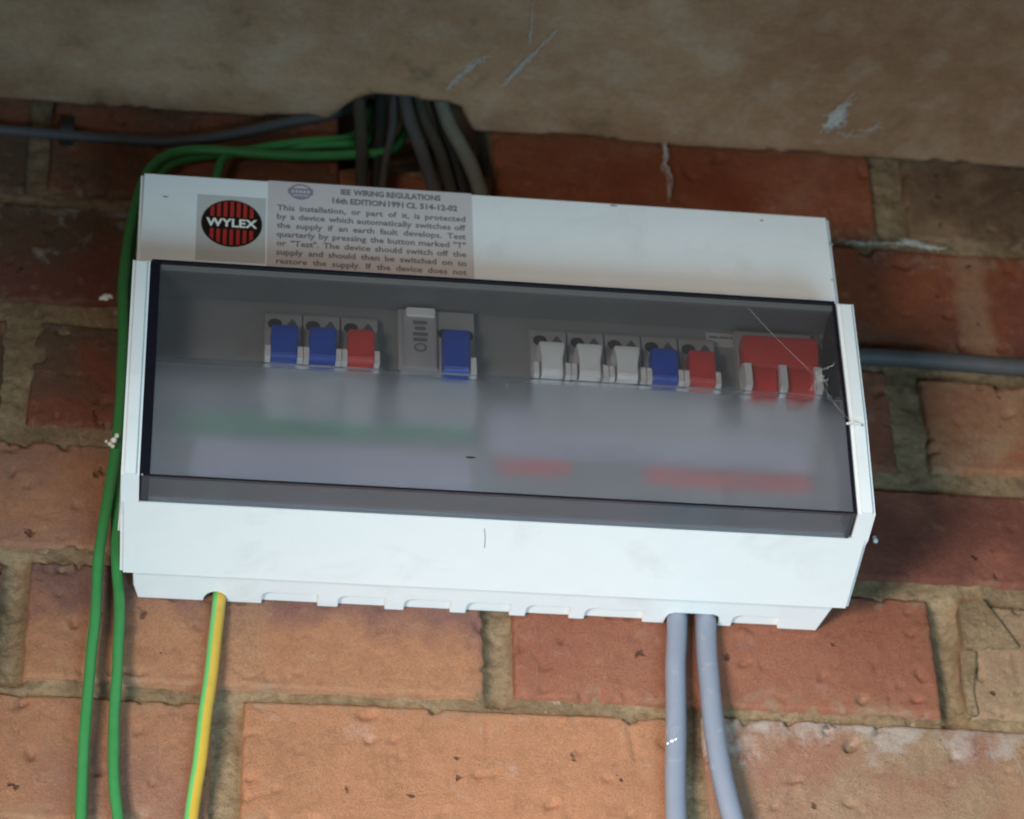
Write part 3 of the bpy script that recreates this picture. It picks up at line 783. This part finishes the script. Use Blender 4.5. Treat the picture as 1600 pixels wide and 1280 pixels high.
# ------------------------------------------------------------------ cables
def path(pts): return [W(u, v, y) for u, v, y in pts]
cable('green_earth_cable', path([(640,150,.012),(634,200,.004),(610,234,-.008),(560,242,-.014),(470,244,-.016),(390,240,-.016),(320,234,-.016),(268,240,-.017),(232,268,-.018),(212,320,-.019),(199,390,-.020),(193,450,-.021),(192,520,-.021),(191,600,-.020),(182,690,-.018),(166,790,-.016),(154,880,-.014),(147,970,-.012),(139,1060,-.011),(131,1150,-.010),(127,1240,-.009),(125,1310,-.009),(128,1480,-.009),(135,1700,-.009)]), .0026, MAT['green'],
      'green earth cable, outer of the two hanging down beside the white box', 'cable', None, wob=.05)
cable('green_earth_cable', path([(596,150,.012),(590,195,.004),(570,222,-.004),(520,226,-.008),(430,232,-.009),(350,240,-.009),(290,248,-.010),(250,272,-.011),(224,330,-.010),(208,410,-.010),(200,500,-.010),(192,620,-.010),(183,720,-.010),(181,820,-.010),(184,900,-.010),(186,970,-.010),(183,1050,-.010),(178,1120,-.009),(177,1190,-.009),(181,1250,-.009),(187,1310,-.009),(196,1480,-.009),(200,1700,-.009)]), .0026, MAT['green'],
      'green earth cable, inner of the two hanging against the white box side', 'cable', None, wob=.05, seed=5)
cable('green_earth_cable', path([(580,160,.012),(572,190,.004),(548,214,-.004),(500,220,-.009),(430,228,-.012),(370,240,-.013),(345,252,-.014),(335,300,-.012)]), .0024, MAT['green'],
      'short green cable dipping behind the top of the white box', 'cable')
cable('green_yellow_cable', path([(345,900,-.004),(342,935,-.0048),(338,975,-.006),(331,1040,-.008),(322,1110,-.008),(312,1190,-.007),(302,1260,-.006),(296,1310,-.006),(284,1480,-.006),(276,1700,-.006)]), .0032, [MAT['gyg'], MAT['gyy']],
      'green and yellow striped earth cable leaving the underside of the box', 'cable', None, n=20, split=(280, 100))
cable('grey_mains_cable', path([(1058,930,-.0060),(1057,970,-.0064),(1056,1040,-.0075),(1056,1120,-.0085),(1056,1200,-.009),(1057,1310,-.009),(1062,1480,-.009),(1068,1700,-.009)]), .0049, MAT['grey'],
      'straight grey round cable with a white paint fleck below the box', 'cable', None, n=20, wob=.02)
cable('grey_mains_cable', path([(1100,930,-.0060),(1103,970,-.0064),(1106,1030,-.008),(1111,1090,-.011),(1119,1150,-.013),(1129,1210,-.014),(1140,1260,-.014),(1152,1310,-.013),(1185,1480,-.012),(1205,1700,-.012)]), .0050, MAT['grey'],
      'curving grey round cable below the box, bending away from its straight twin', 'cable', None, n=20, wob=.02, seed=3)
cable('surface_cable', path([(-700,160,-.006),(-300,182,-.006),(-40,200,-.006),(40,206,-.006),(105,211,-.007),(180,217,-.006),(250,220,-.006),(310,217,-.007),(370,208,-.007),(425,196,-.006),(470,186,-.005),(520,178,-.002),(565,160,.008)]), .0029, MAT['oldgrey'],
      'thin dusty grey cable clipped along the wall under the ceiling', 'cable', None, wob=.08)
cable('surface_cable', path([(1300,556,-.0055),(1370,559,-.0055),(1450,563,-.0055),(1530,569,-.0055),(1640,577,-.0055),(1900,596,-.0055),(2300,622,-.0055)]), .0048, MAT['oldgrey'],
      'thick grey cable, darkened for shadow, running along the wall from behind the box', 'cable', None, wob=.04)
hc = [([(560,130,-.02),(562,190,-.018),(565,240,-.016),(566,300,-.016)], .0034, 'olivegrey', 'olive cable dropping straight from the ceiling hole'),
      ([(596,130,-.012),(594,190,-.010),(589,250,-.010),(586,300,-.010)], .0030, 'iron', 'black cable dropping straight from the ceiling hole'),
      ([(618,130,-.015),(612,200,-.013),(602,250,-.012),(597,300,-.012)], .0022, 'oldgrey', 'thinnest grey cable dropping from the ceiling hole'),
      ([(630,130,-.020),(640,190,-.018),(660,240,-.016),(684,310,-.015)], .0036, 'oldgrey', 'dark grey cable slanting from the ceiling hole, innermost of its bundle'),
      ([(650,130,-.016),(665,190,-.014),(688,240,-.012),(708,310,-.012)], .0034, 'olivegrey', 'olive cable slanting in the middle of the ceiling hole bundle'),
      ([(672,130,-.012),(690,190,-.009),(708,240,-.009),(726,310,-.009)], .0032, 'iron', 'black cable slanting from the ceiling hole behind the pale one'),
      ([(680,130,-.018),(700,190,-.016),(722,230,-.015),(742,275,-.014),(756,320,-.014)], .0040, 'palegrey', 'pale grey cable slanting from the ceiling hole, lightest of its bundle')]
MAT['palegrey'] = plain('pale_grey_cable', (.13, .125, .10), .6, .2, 120, .15, 500)  # lowered with its bundle for the shade of the hole
for pts, r, m, lb in hc: cable('hole_cable', path(pts), r, MAT[m], lb, 'cable', 'cables through the ceiling hole', wob=.05, seed=r*1e4)
# cable clip
p = W(105, 205, -.006); clip = tag(empty('cable_clip', (p.x, 0, p.z)), 'dark cable clip holding the thin grey cable to the wall', 'clip')
bm = bmesh.new()
prof = [(-.0015+.0001, -.0052)]
ring = [(-.006+.0044*math.sin(t), .0044*math.cos(t)) for t in [math.pi*i/10 for i in range(11)]]
arc = [(-.006-.0046*math.sin(math.pi*i/12), -.0046*math.cos(math.pi*i/12)) for i in range(13)]
inn = [(-.006-.0033*math.sin(math.pi*i/12), -.0033*math.cos(math.pi*i/12)) for i in range(12, -1, -1)]
poly = [(.002, -.0046)]+arc+[(-.0045, .0120), (.002, .0120), (.002, .0033)]+inn+[(.002, -.0033)]
prism(bm, [(y, p.z+z) for y, z in poly], p.x-.0035, p.x+.0035); bm_obj('saddle', bm, MAT['iron'], clip)
bm = bmesh.new(); disc(bm, p.x, p.z+.0085, .0018, .0018, -.0055, -.0040, 12); bm_obj('nail_head', bm, MAT['iron'], clip)

# ------------------------------------------------------------------ small things: paint blobs, crumbs, cobwebs
def blob(name, pts, mat, label, cat):
    bm = bmesh.new()
    for (x, y, z), r in pts:
        m = Matrix.Translation((x, y, z)); bmesh.ops.create_icosphere(bm, subdivisions=2, radius=r, matrix=m)
    for v in bm.verts: v.co += Vector((fn(v.co, 900, 1), fn(v.co, 900, 4), fn(v.co, 900, 8)))*.0004
    return tag(bm_obj(name, bm, mat, None, True), label, cat)
def pw(u, v, y): q = W(u, v, y); return (q.x, q.y, q.z)
blob('paint_blob', [(pw(178, 688, -.024), .0016), (pw(183, 681, -.026), .0012), (pw(172, 694, -.022), .0011), (pw(166, 690, -.021), .0007), (pw(176, 697, -.024), .0010)], MAT['paint'], 'lumpy white blob stuck to green cable beside the box', 'blob')
blob('mortar_crumb', [(pw(1368, 845, -.004), .0013), (pw(1366, 840, -.003), .0010)], MAT['paint'], 'small pale crumb on the dark brick beside the box', 'crumb')
blob('plaster_dab', [(pw(165, 467, .0012), .0026), (pw(171, 466, .0014), .0022), (pw(158, 469, .0014), .0018)], MAT['paint'], 'white dab on the mortar joint beside the green cable', 'plaster')
# paint fleck on the straight grey cable
blob('paint_fleck', [(pw(1050, 1158, -.0131), .0009), (pw(1056, 1156, -.0131), .0009), (pw(1044, 1162, -.0115), .0006)], MAT['paint'], 'white paint fleck on the straight grey cable', 'paint')
def web(name, strands, label, r=.00018):
    bm = bmesh.new()
    for s, rr in strands: tube(bm, s, rr, 5, .002, wob=.6, seed=len(s))
    return tag(bm_obj(name, bm, MAT['web']), label, 'cobweb')
rnd = random.Random(3)
def fuzz(centre, n, du, dv, y, r0=.00005, r1=.00014, ceil=False):
    """a fuzzy run of fine threads round a line of photo points"""
    S = []
    for i in range(n):
        t = rnd.random()*(len(centre)-1); k = min(int(t), len(centre)-2); f = t-k
        u = centre[k][0]*(1-f)+centre[k+1][0]*f; v = centre[k][1]*(1-f)+centre[k+1][1]*f
        du2 = centre[k+1][0]-centre[k][0]; dv2 = centre[k+1][1]-centre[k][1]; ln = math.hypot(du2, dv2) or 1
        st = rnd.uniform(3, 10)
        pts = []
        for q in range(4):
            pu = u+du2/ln*st*q+rnd.gauss(0, du); pv = v+dv2/ln*st*q+rnd.gauss(0, dv)
            if ceil: p = WZ(pu, pv, ZC); p.z = ZC-.0008-rnd.random()*.0015
            else: p = W(pu, pv, y-rnd.random()*.002)
            pts.append(p)
        S.append((pts, rnd.uniform(r0, r1)))
    return S
web('cobweb', fuzz([(1036, 210), (1040, 235), (1038, 252), (1044, 270), (1045, 296)], 46, 2.2, 2.5, -.003), 'white cobweb hanging from the ceiling down the brick wall')
YL = -.1142
S = [([W(1168, 480, YL), W(1200, 515, YL), W(1235, 550, YL), W(1275, 590, YL), W(1305, 632, YL), W(1334, 664, YL)], .00004)]
S += fuzz([(1270, 580), (1284, 590), (1276, 598)], 9, 2.5, 2.5, YL-.0003, .00004, .00009)+fuzz([(1284, 578), (1294, 574)], 3, 1.5, 1.5, YL-.0003, .00004, .00009)
S.append(([W(1322, 662, -.116), W(1334, 661, -.1165), W(1346, 664, -.117)], .0005))
web('cobweb', S, 'fine cobweb thread with a knot across the smoked lid')
S = fuzz([(782, 130), (806, 108), (832, 82)], 40, 2.0, 2.0, 0, ceil=True)+fuzz([(832, 82), (858, 56)], 8, 1.2, 1.2, 0, .00006, .00015, True)
S += fuzz([(698, 138), (720, 114), (748, 90)], 26, 3.2, 2.4, 0, .00006, .00020, True)+fuzz([(826, 70), (832, 15)], 8, 1.2, 2, 0, .00005, .00012, True)
web('cobweb', S, 'slanting cobweb streaks on the ceiling above the hole')
web('cobweb', fuzz([(1286, 200), (1300, 186), (1312, 172)], 40, 8, 6, 0, .00005, .00016, True)+fuzz([(1300, 205), (1335, 208), (1362, 198)], 12, 3, 3, 0, .00005, .00012, True), 'tangled white cobweb clump on the ceiling away from the hole')
web('cobweb', fuzz([(1308, 378), (1360, 380), (1420, 382), (1470, 388)], 44, 4, 2, -.002, .00004, .00012)+fuzz([(1405, 372), (1440, 384)], 20, 4, 3, -.002), 'dusty cobweb along the mortar joint beside the box corner')
